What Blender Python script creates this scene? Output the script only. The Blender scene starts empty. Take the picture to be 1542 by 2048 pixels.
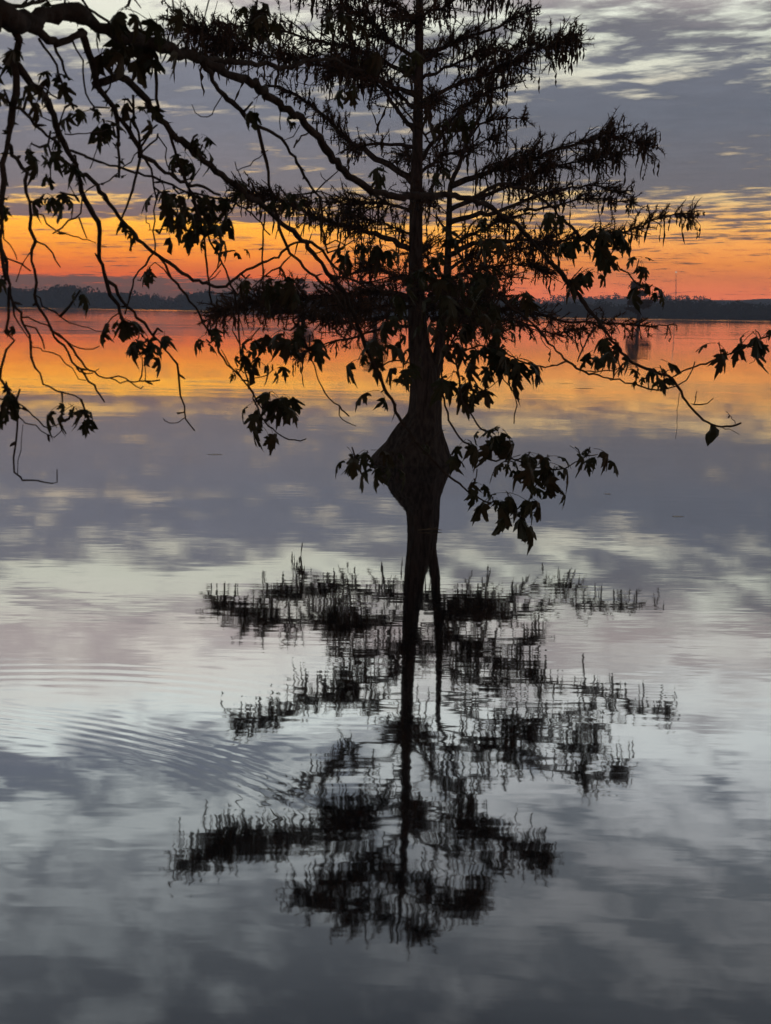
import bpy, math, random
from mathutils import Vector, Matrix
R = math.radians
random.seed(11)
SC = bpy.context.scene
COL = SC.collection

# ------------------------------------------------------------------ camera
PITCH, ROLL, FOC = 8.52, 0.9, 2700.0          # degrees, degrees, focal length in photo pixels (1542 x 2048)
cd = bpy.data.cameras.new('camera'); CAM = bpy.data.objects.new('camera', cd); COL.objects.link(CAM)
CAM.location = (0, 0, 2.0)
CAM.matrix_world = Matrix.Translation((0, 0, 2.0)) @ Matrix.Rotation(R(90 - PITCH), 4, 'X') @ Matrix.Rotation(R(ROLL), 4, 'Z')
cd.sensor_fit = 'VERTICAL'; cd.sensor_height = 36; cd.lens = 36 * FOC / 2048
cd.clip_start = 0.05; cd.clip_end = 20000
cd.dof.use_dof = True; cd.dof.focus_distance = 12; cd.dof.aperture_fstop = 16
SC.camera = CAM
MW = CAM.matrix_world.copy()

def ray(px, py):
    d = MW.to_3x3() @ Vector(((px - 771) / FOC, (1024 - py) / FOC, -1))
    return d
def at(px, py, Y):                              # the point at distance Y along the world's +Y on the line of sight of a photo pixel
    d = ray(px, py)
    return Vector((0, 0, 2.0)) + d * (Y / d.y)
def on_water(px, py):
    d = ray(px, py)
    return Vector((0, 0, 2.0)) + d * (2.0 / -d.z)

# ------------------------------------------------------------------ colour management
SC.view_settings.view_transform = 'Standard'; SC.view_settings.look = 'None'
SC.view_settings.exposure = 0; SC.view_settings.gamma = 1; SC.view_settings.use_curve_mapping = False
SC.render.engine = 'CYCLES'
SC.cycles.max_bounces = 6; SC.cycles.diffuse_bounces = 2; SC.cycles.glossy_bounces = 3
SC.cycles.transmission_bounces = 3; SC.cycles.volume_bounces = 0; SC.cycles.transparent_max_bounces = 4
SC.cycles.use_denoising = True; SC.cycles.use_adaptive_sampling = True; SC.cycles.adaptive_threshold = .02

# ------------------------------------------------------------------ node helpers
class NT:
    def __init__(s, tree): s.t = tree; s.n = tree.nodes; s.l = tree.links
    def add(s, typ, **kw):
        n = s.n.new(typ)
        for k, v in kw.items(): setattr(n, k, v)
        return n
    def put(s, sock, v):
        if isinstance(v, bpy.types.NodeSocket): s.l.new(v, sock)
        elif v is not None: sock.default_value = v
    def m(s, op, a, b=None, c=None, clamp=False):
        n = s.add('ShaderNodeMath', operation=op, use_clamp=clamp)
        for i, v in enumerate((a, b, c)):
            if v is not None: s.put(n.inputs[i], v)
        return n.outputs[0]
    def v(s, op, a, b=None):
        n = s.add('ShaderNodeVectorMath', operation=op)
        s.put(n.inputs[0], a)
        if b is not None: s.put(n.inputs[1], b)
        return n.outputs['Value'] if op in ('LENGTH', 'DOT_PRODUCT') else n.outputs[0]
    def xyz(s, v):
        n = s.add('ShaderNodeSeparateXYZ'); s.put(n.inputs[0], v); return n.outputs
    def vec(s, x, y, z):
        n = s.add('ShaderNodeCombineXYZ')
        for i, q in enumerate((x, y, z)): s.put(n.inputs[i], q)
        return n.outputs[0]
    def noise(s, vec, scale, detail=4, rough=.5, dist=0, color=False):
        n = s.add('ShaderNodeTexNoise'); s.put(n.inputs['Vector'], vec)
        n.inputs['Scale'].default_value = scale; n.inputs['Detail'].default_value = detail
        n.inputs['Roughness'].default_value = rough; n.inputs['Distortion'].default_value = dist
        return n.outputs['Color' if color else 'Fac']
    def ramp(s, fac, stops, interp='LINEAR'):
        n = s.add('ShaderNodeValToRGB'); cr = n.color_ramp; cr.interpolation = interp
        while len(cr.elements) < len(stops): cr.elements.new(0.5)
        for e, (p, c) in zip(cr.elements, stops):
            e.position = p; e.color = (c, c, c, 1) if not isinstance(c, tuple) else (*c, 1)
        s.put(n.inputs[0], fac); return n.outputs[0]
    def mix(s, f, a, b):
        n = s.add('ShaderNodeMix', data_type='RGBA'); s.put(n.inputs[0], f)
        for k, v in ((6, a), (7, b)): s.put(n.inputs[k], (*v, 1) if isinstance(v, tuple) else v)
        return n.outputs[2]
    def smooth(s, x, lo, hi, a=0., b=1.):
        n = s.add('ShaderNodeMapRange', interpolation_type='SMOOTHSTEP')
        for i, q in enumerate((x, lo, hi, a, b)): s.put(n.inputs[i], q)
        return n.outputs[0]

# ------------------------------------------------------------------ sky: sunset afterglow under a broken cloud deck
SUN_AZ = -14.0                                  # where the sun went down, degrees right of +Y
world = bpy.data.worlds.new('World'); SC.world = world; world.use_nodes = True
w = NT(world.node_tree); w.n.clear()
tc = w.add('ShaderNodeTexCoord')
D = w.v('NORMALIZE', tc.outputs['Generated'])
dx, dy, dz = w.xyz(D)
el = w.m('MULTIPLY', w.m('ARCSINE', dz), 57.2958)
az = w.m('MULTIPLY', w.m('ARCTAN2', dx, dy), 57.2958)
zz = w.m('ADD', w.m('MAXIMUM', dz, 0.0), 0.045)
px_ = w.m('DIVIDE', dx, zz); py_ = w.m('DIVIDE', dy, zz)
# cloud rolls lie a little aslant: stretched along one heading on the cloud plane
P = w.vec(w.m('ADD', w.m('MULTIPLY', px_, .80), w.m('MULTIPLY', py_, -.10)), w.m('ADD', py_, w.m('MULTIPLY', px_, .35)), 0)
nA = w.noise(P, 1.1, 5, .56)                    # broad deck
nB = w.noise(w.v('ADD', P, (13.1, 4.2, 3.0)), 5.6, 5, .57, .25)    # rolls and streaks
nD = w.noise(w.v('ADD', P, (41.0, 8.4, 1.0)), 10.0, 4, .58, .3)   # small puffs
nC = w.noise(w.v('ADD', P, (3.7, 31.2, 7.0)), 2.3, 4, .55)
# elevation, bent by the broad noise so no edge is a ruled line
elw = w.m('ADD', el, w.m('MULTIPLY', w.m('SUBTRACT', nC, .5), w.m('MULTIPLY', w.m('MINIMUM', w.m('MAXIMUM', w.m('SUBTRACT', el, 1.0), 0.12), 14.0), .32)))
e30 = w.m('DIVIDE', elw, 30.0)
def S(*st): return [(a / 30.0, c) for a, c in st]
side = w.smooth(w.m('ADD', az, w.m('MULTIPLY', w.m('SUBTRACT', nA, .5), 14)), -9.0, 9.0)
clearL = w.ramp(e30, S((0, (2.6, .33, .03)), (1.2, (3.1, .42, .01)), (2.4, (2.45, .76, .01)), (3.6, (2.05, 1.0, .06)), (4.6, (1.25, .80, .30)),
                       (8, (.76, .66, .50)), (11, (.90, .92, .76)), (14, (1.10, 1.03, .92)), (17, (1.12, 1.22, 1.17)), (20, (.80, .87, .85)), (23, (.43, .465, .475)), (26, (.265, .29, .30)), (30, (.19, .205, .21))))
clearR = w.ramp(e30, S((0, (3.1, .62, .26)), (.8, (3.2, .66, .20)), (2.0, (2.3, .68, .08)), (3.5, (1.8, .86, .17)), (4.8, (1.18, .82, .36)),
                       (8, (.78, .70, .54)), (11, (.92, .96, .80)), (14, (.98, .97, .90)), (17, (.98, 1.04, 1.02)), (20, (.68, .71, .72)), (23, (.36, .37, .38)), (26, (.22, .228, .233)), (30, (.16, .165, .17))))
cloud = w.ramp(e30, S((0, (.30, .11, .08)), (1.0, (.36, .16, .11)), (2.0, (.30, .11, .065)), (3.5, (.23, .15, .155)), (5, (.195, .185, .212)), (8, (.155, .168, .21)),
                      (9.5, (.17, .18, .22)), (11, (.18, .178, .20)), (13.5, (.52, .45, .43)), (16, (.46, .44, .44)), (18.3, (.16, .18, .22)), (21, (.17, .19, .21)), (24, (.145, .158, .168)), (27, (.088, .096, .103)), (30, (.055, .06, .065))))
covL = w.ramp(e30, S((0, .95), (1.08, .95), (1.32, .12), (1.7, .06), (2.15, .10), (2.35, .27), (2.5, .12), (2.85, .10), (3.0, .25), (3.15, .08), (3.4, .08), (3.6, .90), (4.1, .62), (4.5, .70), (5, .96), (7.2, .97), (7.8, .60), (8.3, .93), (10, .80),
                     (10.8, .30), (12, .33), (13, .60), (14.5, .58), (15.2, .22), (17.2, .18), (18, .66), (20, .64), (21, .45), (24, .55), (30, .70)))
covR = w.ramp(e30, S((0, .10), (1.6, .08), (2.4, .20), (2.85, .12), (3.02, .66), (3.2, .22), (3.45, .34), (3.8, .54), (4.6, .52), (5.1, .88), (5.5, .98), (8.4, .98), (9.0, .80), (9.6, .60), (12, .58),
                     (13, .62), (15, .50), (17, .22), (19, .20), (22, .45), (26, .60), (30, .70)))
cov = w.mix(side, covL, covR)
kD = w.smooth(el, 9.0, 22.0, .08, .46)
nn = w.m('ADD', w.m('MULTIPLY', nA, .30), w.m('ADD', w.m('MULTIPLY', nB, w.m('SUBTRACT', .70, kD)), w.m('MULTIPLY', nD, kD)))
dens = w.m('ADD', w.m('SUBTRACT', cov, .5), w.m('MULTIPLY', w.m('SUBTRACT', nn, .5), 4.2))
mask = w.smooth(dens, -.34, .30)
clear = w.mix(side, clearL, clearR)
tex = w.m('MULTIPLY', w.m('ADD', .55, w.m('ADD', w.m('MULTIPLY', nB, .45), w.m('ADD', w.m('MULTIPLY', nD, .30), w.m('MULTIPLY', nC, .15)))), w.m('SUBTRACT', 1.24, w.m('MULTIPLY', side, .24)))   # thin and thick places in the deck
cl2 = w.v('MULTIPLY', cloud, w.vec(tex, tex, tex))
skyc = w.mix(mask, clear, cl2)
# twilight: the sky grows dim away from the glow
fade = w.smooth(dy, -.5, .75, .38, 1.0)
hi = w.smooth(el, 28.0, 75.0, 1.0, .45)
fd = w.m('MULTIPLY', fade, hi)
skyc = w.v('MULTIPLY', skyc, w.vec(fd, fd, fd))
below = w.smooth(el, -1.0, -.2, .3, 1.0)
skyc = w.v('MULTIPLY', skyc, w.vec(below, below, below))
nish = w.add('ShaderNodeTexSky', sky_type='NISHITA', sun_disc=False, sun_elevation=R(-1.0), sun_rotation=R(SUN_AZ), altitude=50, air_density=1, dust_density=2, ozone_density=2)
bg1 = w.add('ShaderNodeBackground'); w.put(bg1.inputs[0], skyc); bg1.inputs[1].default_value = 1.0
bg2 = w.add('ShaderNodeBackground'); w.put(bg2.inputs[0], nish.outputs[0]); bg2.inputs[1].default_value = 0.05
ad = w.add('ShaderNodeAddShader'); w.l.new(bg1.outputs[0], ad.inputs[0]); w.l.new(bg2.outputs[0], ad.inputs[1])
world.cycles.sampling_method = 'MANUAL'; world.cycles.sample_map_resolution = 256
out = w.add('ShaderNodeOutputWorld'); w.l.new(ad.outputs[0], out.inputs[0])

# ------------------------------------------------------------------ object helpers
def tag(o, label=None, cat=None, group=None, kind=None):
    for k, v in (('label', label), ('category', cat), ('group', group), ('kind', kind)):
        if v: o[k] = v
    return o
class MB:
    def __init__(s): s.vs = []; s.fs = []
    def face(s, pts):
        b = len(s.vs); s.vs += [tuple(p) for p in pts]; s.fs.append(tuple(range(b, b + len(pts))))
    def tube(s, pts, rad, sides=6, cap=True, flute=None):
        n = len(pts); b = len(s.vs); prev = None
        for i, p in enumerate(pts):
            t = (pts[min(i + 1, n - 1)] - pts[max(i - 1, 0)])
            t = t.normalized() if t.length > 1e-9 else Vector((0, 0, 1))
            if prev is None:
                u = t.orthogonal().normalized()
                if flute: u = Vector((1, 0, 0))
            else:
                u = prev - t * prev.dot(t); u = u.normalized() if u.length > 1e-6 else t.orthogonal().normalized()
            prev = u; v = t.cross(u)
            for k in range(sides):
                a = 2 * math.pi * k / sides
                r = rad[i] * (flute(i, a) if flute else 1)
                s.vs.append(tuple(p + (u * math.cos(a) + v * math.sin(a)) * r))
        for i in range(n - 1):
            for k in range(sides):
                k2 = (k + 1) % sides
                s.fs.append((b + i * sides + k, b + i * sides + k2, b + (i + 1) * sides + k2, b + (i + 1) * sides + k))
        if cap:
            s.fs.append(tuple(b + k for k in reversed(range(sides)))); s.fs.append(tuple(b + (n - 1) * sides + k for k in range(sides)))
    def mesh(s, name, mat, smooth=False):
        me = bpy.data.meshes.new(name); me.from_pydata(s.vs, [], s.fs); me.update()
        if mat: me.materials.append(mat)
        if smooth: me.polygons.foreach_set('use_smooth', [True] * len(me.polygons))
        return me
    def build(s, name, mat, parent=None, smooth=False):
        return link(name, s.mesh(name, mat, smooth), parent)
def link(name, me, parent=None):
    o = bpy.data.objects.new(name, me); COL.objects.link(o)
    if parent is not None:
        o.parent = parent
        if parent.type == 'EMPTY': o.matrix_parent_inverse = Matrix.Translation(-parent.location)
    return o
def empty(name, loc):
    o = bpy.data.objects.new(name, None); COL.objects.link(o); o.location = loc; o.empty_display_size = .2
    return o
def spline(pts, step):                          # Catmull-Rom through the points, resampled
    P_ = [pts[0] * 2 - pts[1]] + list(pts) + [pts[-1] * 2 - pts[-2]]
    res = []
    for i in range(1, len(P_) - 2):
        a, b, c, d = P_[i - 1:i + 3]
        n = max(1, int((c - b).length / step + .5))
        for k in range(n):
            t = k / n
            res.append(.5 * ((2 * b) + (c - a) * t + (2 * a - 5 * b + 4 * c - d) * t * t + (3 * b - a - 3 * c + d) * t ** 3))
    res.append(pts[-1].copy()); return res
def mat(name, col, rough=.8, spec=.3, var=.25, scale=8., bump=0., bscale=40., trans=0., stretch=(1, 1, 1), rnd=0.):
    m = bpy.data.materials.new(name); m.use_nodes = True; t = NT(m.node_tree)
    b = t.n['Principled BSDF']
    g = t.add('ShaderNodeTexCoord')
    v = t.v('MULTIPLY', g.outputs['Object'], stretch)
    f = t.noise(v, scale, 6, .6)
    a = tuple(c * (1 - var) for c in col); bb = tuple(min(1, c * (1 + var)) for c in col)
    c = t.mix(t.smooth(f, .3, .7), a, bb)
    if rnd:
        oi = t.add('ShaderNodeObjectInfo')
        c = t.mix(t.m('MULTIPLY', oi.outputs['Random'], rnd), c, (.085, .034, .018))
    t.put(b.inputs['Base Color'], c); b.inputs['Roughness'].default_value = rough
    b.inputs['Specular IOR Level'].default_value = spec
    if bump:
        bn = t.add('ShaderNodeBump'); bn.inputs['Strength'].default_value = bump; bn.inputs['Distance'].default_value = .02
        t.put(bn.inputs['Height'], t.noise(v, bscale, 5, .6)); t.put(b.inputs['Normal'], bn.outputs[0])
    if trans:
        tr = t.add('ShaderNodeBsdfTranslucent'); t.put(tr.inputs[0], c)
        mx = t.add('ShaderNodeMixShader'); mx.inputs[0].default_value = trans
        t.l.new(b.outputs[0], mx.inputs[1]); t.l.new(tr.outputs[0], mx.inputs[2])
        t.l.new(mx.outputs[0], t.n['Material Output'].inputs[0])
    return m
M = dict(
    maple_bark=mat('maple_bark', (.055, .045, .038), .9, .2, .35, 25, .6, 60),
    maple_leaf=mat('maple_leaf', (.040, .046, .020), .6, .3, .35, 30, trans=.18, rnd=.35),
    cyp_bark=mat('cypress_bark', (.056, .046, .041), .9, .12, .5, 6, .9, 14, stretch=(4, 4, .7)),
    cyp_needle=mat('cypress_needle', (.088, .058, .038), .7, .2, .5, 3, trans=.25),
    cyp_catkin=mat('cypress_catkin', (.050, .038, .024), .8, .2, .3, 20),
    wood=mat('far_foliage', (.045, .05, .03), .9, .1, .4, .15),
    hill=mat('hill_woodland', (.045, .05, .035), .95, .1, .4, .02),
    earth=mat('bank_earth', (.09, .07, .05), .95, .2, .4, 3, .5, 20),
    steel=mat('mast_steel', (.35, .33, .32), .5, .4, .1, 1),
    debris=mat('floating_debris', (.10, .075, .045), .7, .3, .4, 30),
    bright_patch=mat('pale_patch', (.75, .64, .56), .5, .5, .1, 30),  # pale tone also imitates a bright reflection on the water
    lichen=mat('lichen', (.06, .065, .045), .95, .1, .4, 60),
)

# ------------------------------------------------------------------ water
def circle3(a, b, c):
    ax, ay, bx, by, cx, cy = a.x, a.y, b.x, b.y, c.x, c.y
    d = 2 * (ax * (by - cy) + bx * (cy - ay) + cx * (ay - by))
    ux = ((ax * ax + ay * ay) * (by - cy) + (bx * bx + by * by) * (cy - ay) + (cx * cx + cy * cy) * (ay - by)) / d
    uy = ((ax * ax + ay * ay) * (cx - bx) + (bx * bx + by * by) * (ax - cx) + (cx * cx + cy * cy) * (bx - ax)) / d
    return Vector((ux, uy, 0)), math.hypot(ax - ux, ay - uy)
wm = bpy.data.materials.new('lake_water'); wm.use_nodes = True
t = NT(wm.node_tree); t.n.clear()
pos = t.add('ShaderNodeNewGeometry').outputs['Position']
X, Y, Z = t.xyz(pos)
sx, sy = 0.0, 0.0
def wave(lx, ly, ax_, ay_, off, patch=None, detail=2):
    """slope of ripples with crests about lx long and ly apart"""
    global sx, sy
    v = t.v('ADD', t.v('MULTIPLY', pos, (1 / lx, 1 / ly, 0)), off)
    c = t.noise(v, 1.0, detail, .5, .3, color=True)
    r, g, b = t.xyz(c)
    gx = t.m('MULTIPLY', t.m('SUBTRACT', r, .5), ax_); gy = t.m('MULTIPLY', t.m('SUBTRACT', g, .5), ay_)
    if patch is not None: gx = t.m('MULTIPLY', gx, patch); gy = t.m('MULTIPLY', gy, patch)
    sx = t.m('ADD', sx, gx); sy = t.m('ADD', sy, gy)
pat = t.smooth(t.noise(t.v('MULTIPLY', pos, (.06, .20, 0)), 1.0, 2, .5), .38, .62, .45, 1.35)
calm = t.smooth(Y, 60.0, 260.0, 1.0, 2.0)
p1 = t.m('MULTIPLY', pat, calm)
wave(.26, .040, .0045, .0125, (0, 0, 0), t.m('MULTIPLY', t.m('MULTIPLY', p1, t.smooth(Y, 3.8, 7.5, .50, 1.0)), t.smooth(Y, 8.0, 30.0, 1.0, .6)), 1)
wave(.60, .10, .0018, .0070, (5, 9, 0), t.m('MULTIPLY', p1, t.smooth(Y, 4.0, 8.0, .5, 1.0)), 1)
wave(.20, .075, .0080, .0120, (3, 21, 0), t.m('MULTIPLY', t.smooth(Y, 9.0, 5.5), t.smooth(Y, 3.6, 4.6)), 1)
wave(2.2, .50, .0012, .0050, (15, 2, 0), t.m('MULTIPLY', p1, t.smooth(Y, 6.0, 16.0, .35, 1.0)), 1)
wave(14., 2.6, .0010, .0080, (7, 33, 0), t.m('MULTIPLY', p1, t.smooth(Y, 12.0, 26.0, .10, 1.0)), 1)
shore = t.m('ADD', t.m('MULTIPLY', t.smooth(Y, 560.0, 660.0), t.smooth(X, -10.0, -40.0)), t.m('MULTIPLY', t.smooth(Y, 440.0, 490.0), t.smooth(X, 10.0, 60.0)))
wave(60., 9.0, .004, .05, (1, 3, 0), shore, 1)
# far off, at a glancing view, only the sides of the ripples that lean this way are seen
sy = t.m('ADD', sy, t.m('ADD', t.smooth(Y, 70.0, 240.0, 0.0, .0055), t.m('MULTIPLY', shore, .011)))
def ring(pts, lam, width, amp, x0, x1):
    global sx, sy
    a, b, c = (on_water(*q) for q in pts)
    C, r0 = circle3(a, b, c)
    dv = t.v('SUBTRACT', pos, tuple(C)); r = t.v('LENGTH', dv)
    dr = t.m('SUBTRACT', t.m('ADD', r, t.m('MULTIPLY', t.noise(pos, .8, 2), .10)), r0 + .05)
    env = t.m('EXPONENT', t.m('MULTIPLY', t.m('POWER', t.m('DIVIDE', t.m('ABSOLUTE', dr), width), 2.0), -1.0))
    q = t.m('MULTIPLY', t.m('SINE', t.m('MULTIPLY', dr, 2 * math.pi / lam)), env)
    fade = t.m('MULTIPLY', t.smooth(X, x0[0], x0[1]), t.smooth(X, x1[0], x1[1]))
    q = t.m('MULTIPLY', t.m('MULTIPLY', q, amp), fade)
    u = t.xyz(t.v('NORMALIZE', dv))
    sx = t.m('ADD', sx, t.m('MULTIPLY', q, u[0])); sy = t.m('ADD', sy, t.m('MULTIPLY', q, u[1]))
ring(((0, 1440), (330, 1495), (640, 1610)), .078, .22, .0095, (-9, -8), (-.12, -.6))
ring(((0, 1345), (320, 1350), (760, 1420)), .125, .30, .0075, (-9, -8), (0, -1.2))
N = t.v('NORMALIZE', t.vec(t.m('MULTIPLY', sx, -1), t.m('MULTIPLY', sy, -1), 1.0))
gl = t.add('ShaderNodeBsdfGlossy'); gl.inputs['Roughness'].default_value = .028; gl.inputs['Color'].default_value = (.99, .99, 1, 1)
t.put(gl.inputs['Normal'], N)
df = t.add('ShaderNodeBsdfDiffuse'); df.inputs[0].default_value = (.008, .010, .012, 1)
lw = t.add('ShaderNodeLayerWeight'); lw.inputs['Blend'].default_value = .5     # Schlick reflectance of the bright evening water
fz = t.m('ADD', .50, t.m('MULTIPLY', t.m('POWER', lw.outputs['Facing'], 5.0), .50))
mx = t.add('ShaderNodeMixShader'); t.put(mx.inputs[0], fz); t.l.new(df.outputs[0], mx.inputs[1]); t.l.new(gl.outputs[0], mx.inputs[2])
o_ = t.add('ShaderNodeOutputMaterial'); t.l.new(mx.outputs[0], o_.inputs[0])
b = MB(); b.face([(-4000, -40, 0), (4000, -40, 0), (4000, 2090, 0), (-4000, 2090, 0)])
tag(b.build('lake_water', wm), 'calm lake water mirroring the sunset sky', kind='structure')

# the bank underfoot, behind the picture's lower edge
b = MB(); nx, ny = 24, 10
for j in range(ny):
    for i in range(nx):
        x = -9 + 18 * i / (nx - 1); y = 1.9 - 10.5 * (j / (ny - 1)) ** 1.3 + .25 * math.sin(x * 1.3)
        b.vs.append((x, y, (-.25 if j == 0 else .42 * min(1, j / 2.0)) + random.uniform(-.03, .03)))
for j in range(ny - 1):
    for i in range(nx - 1):
        a = j * nx + i; b.fs.append((a, a + nx, a + nx + 1, a + 1))
tag(b.build('bank', M['earth'], smooth=True), 'earth bank of the lake underfoot', kind='structure')

# ------------------------------------------------------------------ far shore: hills and woods
def interp(tab, x):
    if x <= tab[0][0]: return tab[0][1]
    for (a, u), (c, v) in zip(tab, tab[1:]):
        if x <= c: return u + (v - u) * (x - a) / (c - a)
    return tab[-1][1]
def ridge(name, label, Y, prof, depth, x0, x1, n=90, j=1.5):
    """a hill range: prof gives the ridge height in metres against x"""
    b = MB(); rows = [(-.5, 0), (-.28, .55), (0, 1), (.3, .8), (.6, .3), (1, -.02)]
    for (fy, fz) in rows:
        for i in range(n):
            x = x0 + (x1 - x0) * i / (n - 1)
            h = interp(prof, x) * (1 + .02 * random.uniform(-1, 1) + .02 * math.sin(x * .05))
            b.vs.append((x, Y + fy * depth + 18 * math.sin(x * .011 + fy * 3), h * fz + (random.uniform(-j, j) if 0 < fz < 1 else 0) + (-.6 if fz <= 0 else 0)))
    for r in range(len(rows) - 1):
        for i in range(n - 1):
            a = r * n + i; b.fs.append((a, a + 1, a + n + 1, a + n))
    return tag(b.build(name, M['hill'], smooth=True), label, kind='structure')
def clump_tree(b, c, wdt, h, n, rng):
    """leafy mass: many small faces spread over an uneven crown"""
    lob = [(Vector((rng.uniform(-.32, .32) * wdt, rng.uniform(-.3, .3) * wdt, h * rng.uniform(.08, .78))), rng.uniform(.2, .38)) for _ in range(9)]
    for _ in range(n):
        ctr, rr = rng.choice(lob)
        d = Vector((rng.gauss(0, 1), rng.gauss(0, 1), rng.gauss(0, 1))).normalized() * rng.random() ** .4
        p = c + ctr + Vector((d.x * rr * wdt * 1.1, d.y * rr * wdt, d.z * rr * h * .8))
        if p.z < .2: p.z = .2
        s = h * rng.uniform(.035, .085)
        u = Vector((rng.gauss(0, 1), rng.gauss(0, .4), rng.gauss(0, 1))).normalized(); v = u.cross(Vector((rng.gauss(0, .5), 1, rng.gauss(0, .5)))).normalized()
        b.face([p + u * s, p + v * s * .8, p - u * s * .9, p - v * s])
def wood(name, label, Yf, x0, x1, n, hmin, hmax, faces, zf=None, rows=1, dy=14, width=.8):
    rng = random.Random(hash(name) % 1000 + n); b = MB()
    rng = random.Random(n * 7 + int(Yf(0)))
    for r in range(rows):
        for i in range(n):
            x = x0 + (x1 - x0) * (i + rng.uniform(-.4, .4)) / n
            h = rng.uniform(hmin, hmax) * (1 + .18 * math.sin(x * .045) + .1 * math.sin(x * .13 + 1))
            c = Vector((x, Yf(x) + r * dy + rng.uniform(-4, 4), zf(x) if zf else 0))
            clump_tree(b, c, h * width * rng.uniform(.8, 1.3), h, faces, rng)
    return tag(b.build(name, M['wood']), label, 'wood', kind='stuff')
HY, DY_ = 1500, 1850
def prof(tab, Yd, less): return [((at(x, y, Yd)).x, max(3, at(x, y, Yd).z - less)) for x, y in tab]
HP = prof([(-900, 574), (0, 588), (600, 600), (800, 604), (1000, 601), (1060, 599), (1110, 594), (1160, 586), (1205, 582), (1245, 587), (1290, 589), (1335, 587), (1375, 592), (1420, 596), (1470, 603), (1520, 603), (1600, 600), (2400, 606)], HY, 6.5)
ridge('far_hills', 'wooded hills fading blue beyond the far shore', HY, HP, 440, -1500, 1500)
HP2 = prof([(-1500, 585), (0, 597), (1150, 608), (1330, 604), (1440, 600), (1520, 598), (1620, 596), (1750, 594), (2600, 606)], DY_, 0)
ridge('distant_hills', 'faint pale hills on the horizon behind the wooded hills', DY_, HP2, 200, -2100, 2100, 240, 0)
def fb(Y, x0, x1, w_):                          # low land the woods stand on
    b = MB()
    n = 30
    for i in range(n):
        x = x0 + (x1 - x0) * i / (n - 1); yy = Y(x)
        b.vs += [(x, yy - 9, -.4), (x, yy - 6, .15), (x, yy + w_, .4)]
    for i in range(n - 1):
        for k in (0, 1):
            a = i * 3 + k; b.fs.append((a, a + 3, a + 4, a + 1))
    return b
YL = lambda x: 1010 + .06 * x
YR = lambda x: 700 - .05 * x
tag(fb(YL, -900, 20, 420).build('far_bank', M['hill']), 'low far bank under the dark wood', kind='structure')
tag(fb(YR, -60, 900, 640).build('far_bank', M['hill']), 'low far bank under the wood below the hills', kind='structure')
wood('far_wood', 'dark unbroken wood along the far left shore', YL, -520, 10, 110, 10.0, 14.5, 190, rows=3, dy=20, width=1.2)
wood('far_wood', 'dark wood along the far shore below the blue hills', YR, -45, 420, 120, 6.0, 9.5, 190, rows=3, dy=12, width=1.25)
wood('hilltop_wood', 'trees breaking the skyline of the blue hills', lambda x: HY + 18 * math.sin(x * .011), -560, 700, 200, 6, 14, 90, zf=lambda x: interp(HP, x) - 4)
for fy_, fz_, wd in ((-.07, .88, 'upper'), (-.15, .74, 'middle'), (-.24, .60, 'lower'), (-.34, .40, 'lowest')):
    wood('hillside_wood', 'woodland covering the %s slope of the blue hills' % wd, lambda x, f=fy_: HY + f * 440, 40, 620, 120, 6, 11, 46, zf=lambda x, z=fz_: interp(HP, x) * z - 2)

# radio mast with its lit beacon, on the hills
mast = empty('radio_mast', at(1352, 597, 1560)); mb = mast.location
tag(mast, 'thin radio mast with a lit beacon above the hills', 'mast')
top = at(1352, 546, 1560); b = MB()
for k in range(3):
    a = 2 * math.pi * k / 3; o3 = Vector((math.cos(a), math.sin(a), 0)) * .55
    b.tube([mb + o3 - Vector((0, 0, 6)), top + o3 * .6], [.16, .12], 4)
for k in range(26):
    z0 = mb + (top - mb) * (k / 26); z1 = mb + (top - mb) * ((k + 1) / 26)
    for q in range(3):
        a = 2 * math.pi * q / 3; a2 = 2 * math.pi * (q + 1) / 3
        b.tube([z0 + Vector((math.cos(a), math.sin(a), 0)) * .5, z1 + Vector((math.cos(a2), math.sin(a2), 0)) * .5], [.06, .06], 3)
b.build('lattice', M['steel'], mast)
em = bpy.data.materials.new('beacon_lamp'); em.use_nodes = True
pb = em.node_tree.nodes['Principled BSDF']; pb.inputs['Emission Color'].default_value = (1, .82, .7, 1); pb.inputs['Emission Strength'].default_value = 1.3
b = MB(); b.tube([top + Vector((0, 0, z)) for z in (0, .5, 1.3, 1.9)], [.5, .95, .95, .4], 8); b.build('beacon', em, mast)

# ------------------------------------------------------------------ bald cypress standing in the water
DC = 17.8; MPP = DC / FOC                        # distance, metres per photo pixel there
base = on_water(835, 925); base.z = 0
cyp = empty('cypress_tree', base)
tag(cyp, 'bald cypress with flared base and tiered branches standing in the lake', 'tree')
CZ = [(-155, 3), (-80, 8), (0, 14), (100, 17), (300, 21), (390, 25), (500, 27), (580, 32), (640, 36), (690, 40), (715, 46), (740, 56), (770, 58), (790, 58), (825, 62), (845, 75), (860, 88), (892, 119), (920, 150), (940, 172)]
CX = [(-155, 829), (-80, 833), (0, 839), (100, 838), (300, 835), (390, 832), (500, 831), (580, 833), (640, 835), (690, 837), (715, 841), (740, 848), (790, 850), (825, 850), (845, 845), (870, 838), (905, 831), (940, 826)]
rngc = random.Random(5)
pts, rad = [], []
ys = [940, 925, 910, 895, 880, 862, 845, 830, 815, 800, 770, 740, 700, 670, 640, 610, 580, 550, 520, 490, 460, 430, 390, 350, 310, 270, 230, 190, 150, 110, 70, 30, 0, -40, -80, -120, -155]
for y in ys:
    pts.append(at(interp(CX, y), y, base.y + (.0 if y > 640 else .0))); rad.append(interp(CZ, y) / 2 * MPP)
b = MB()
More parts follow.
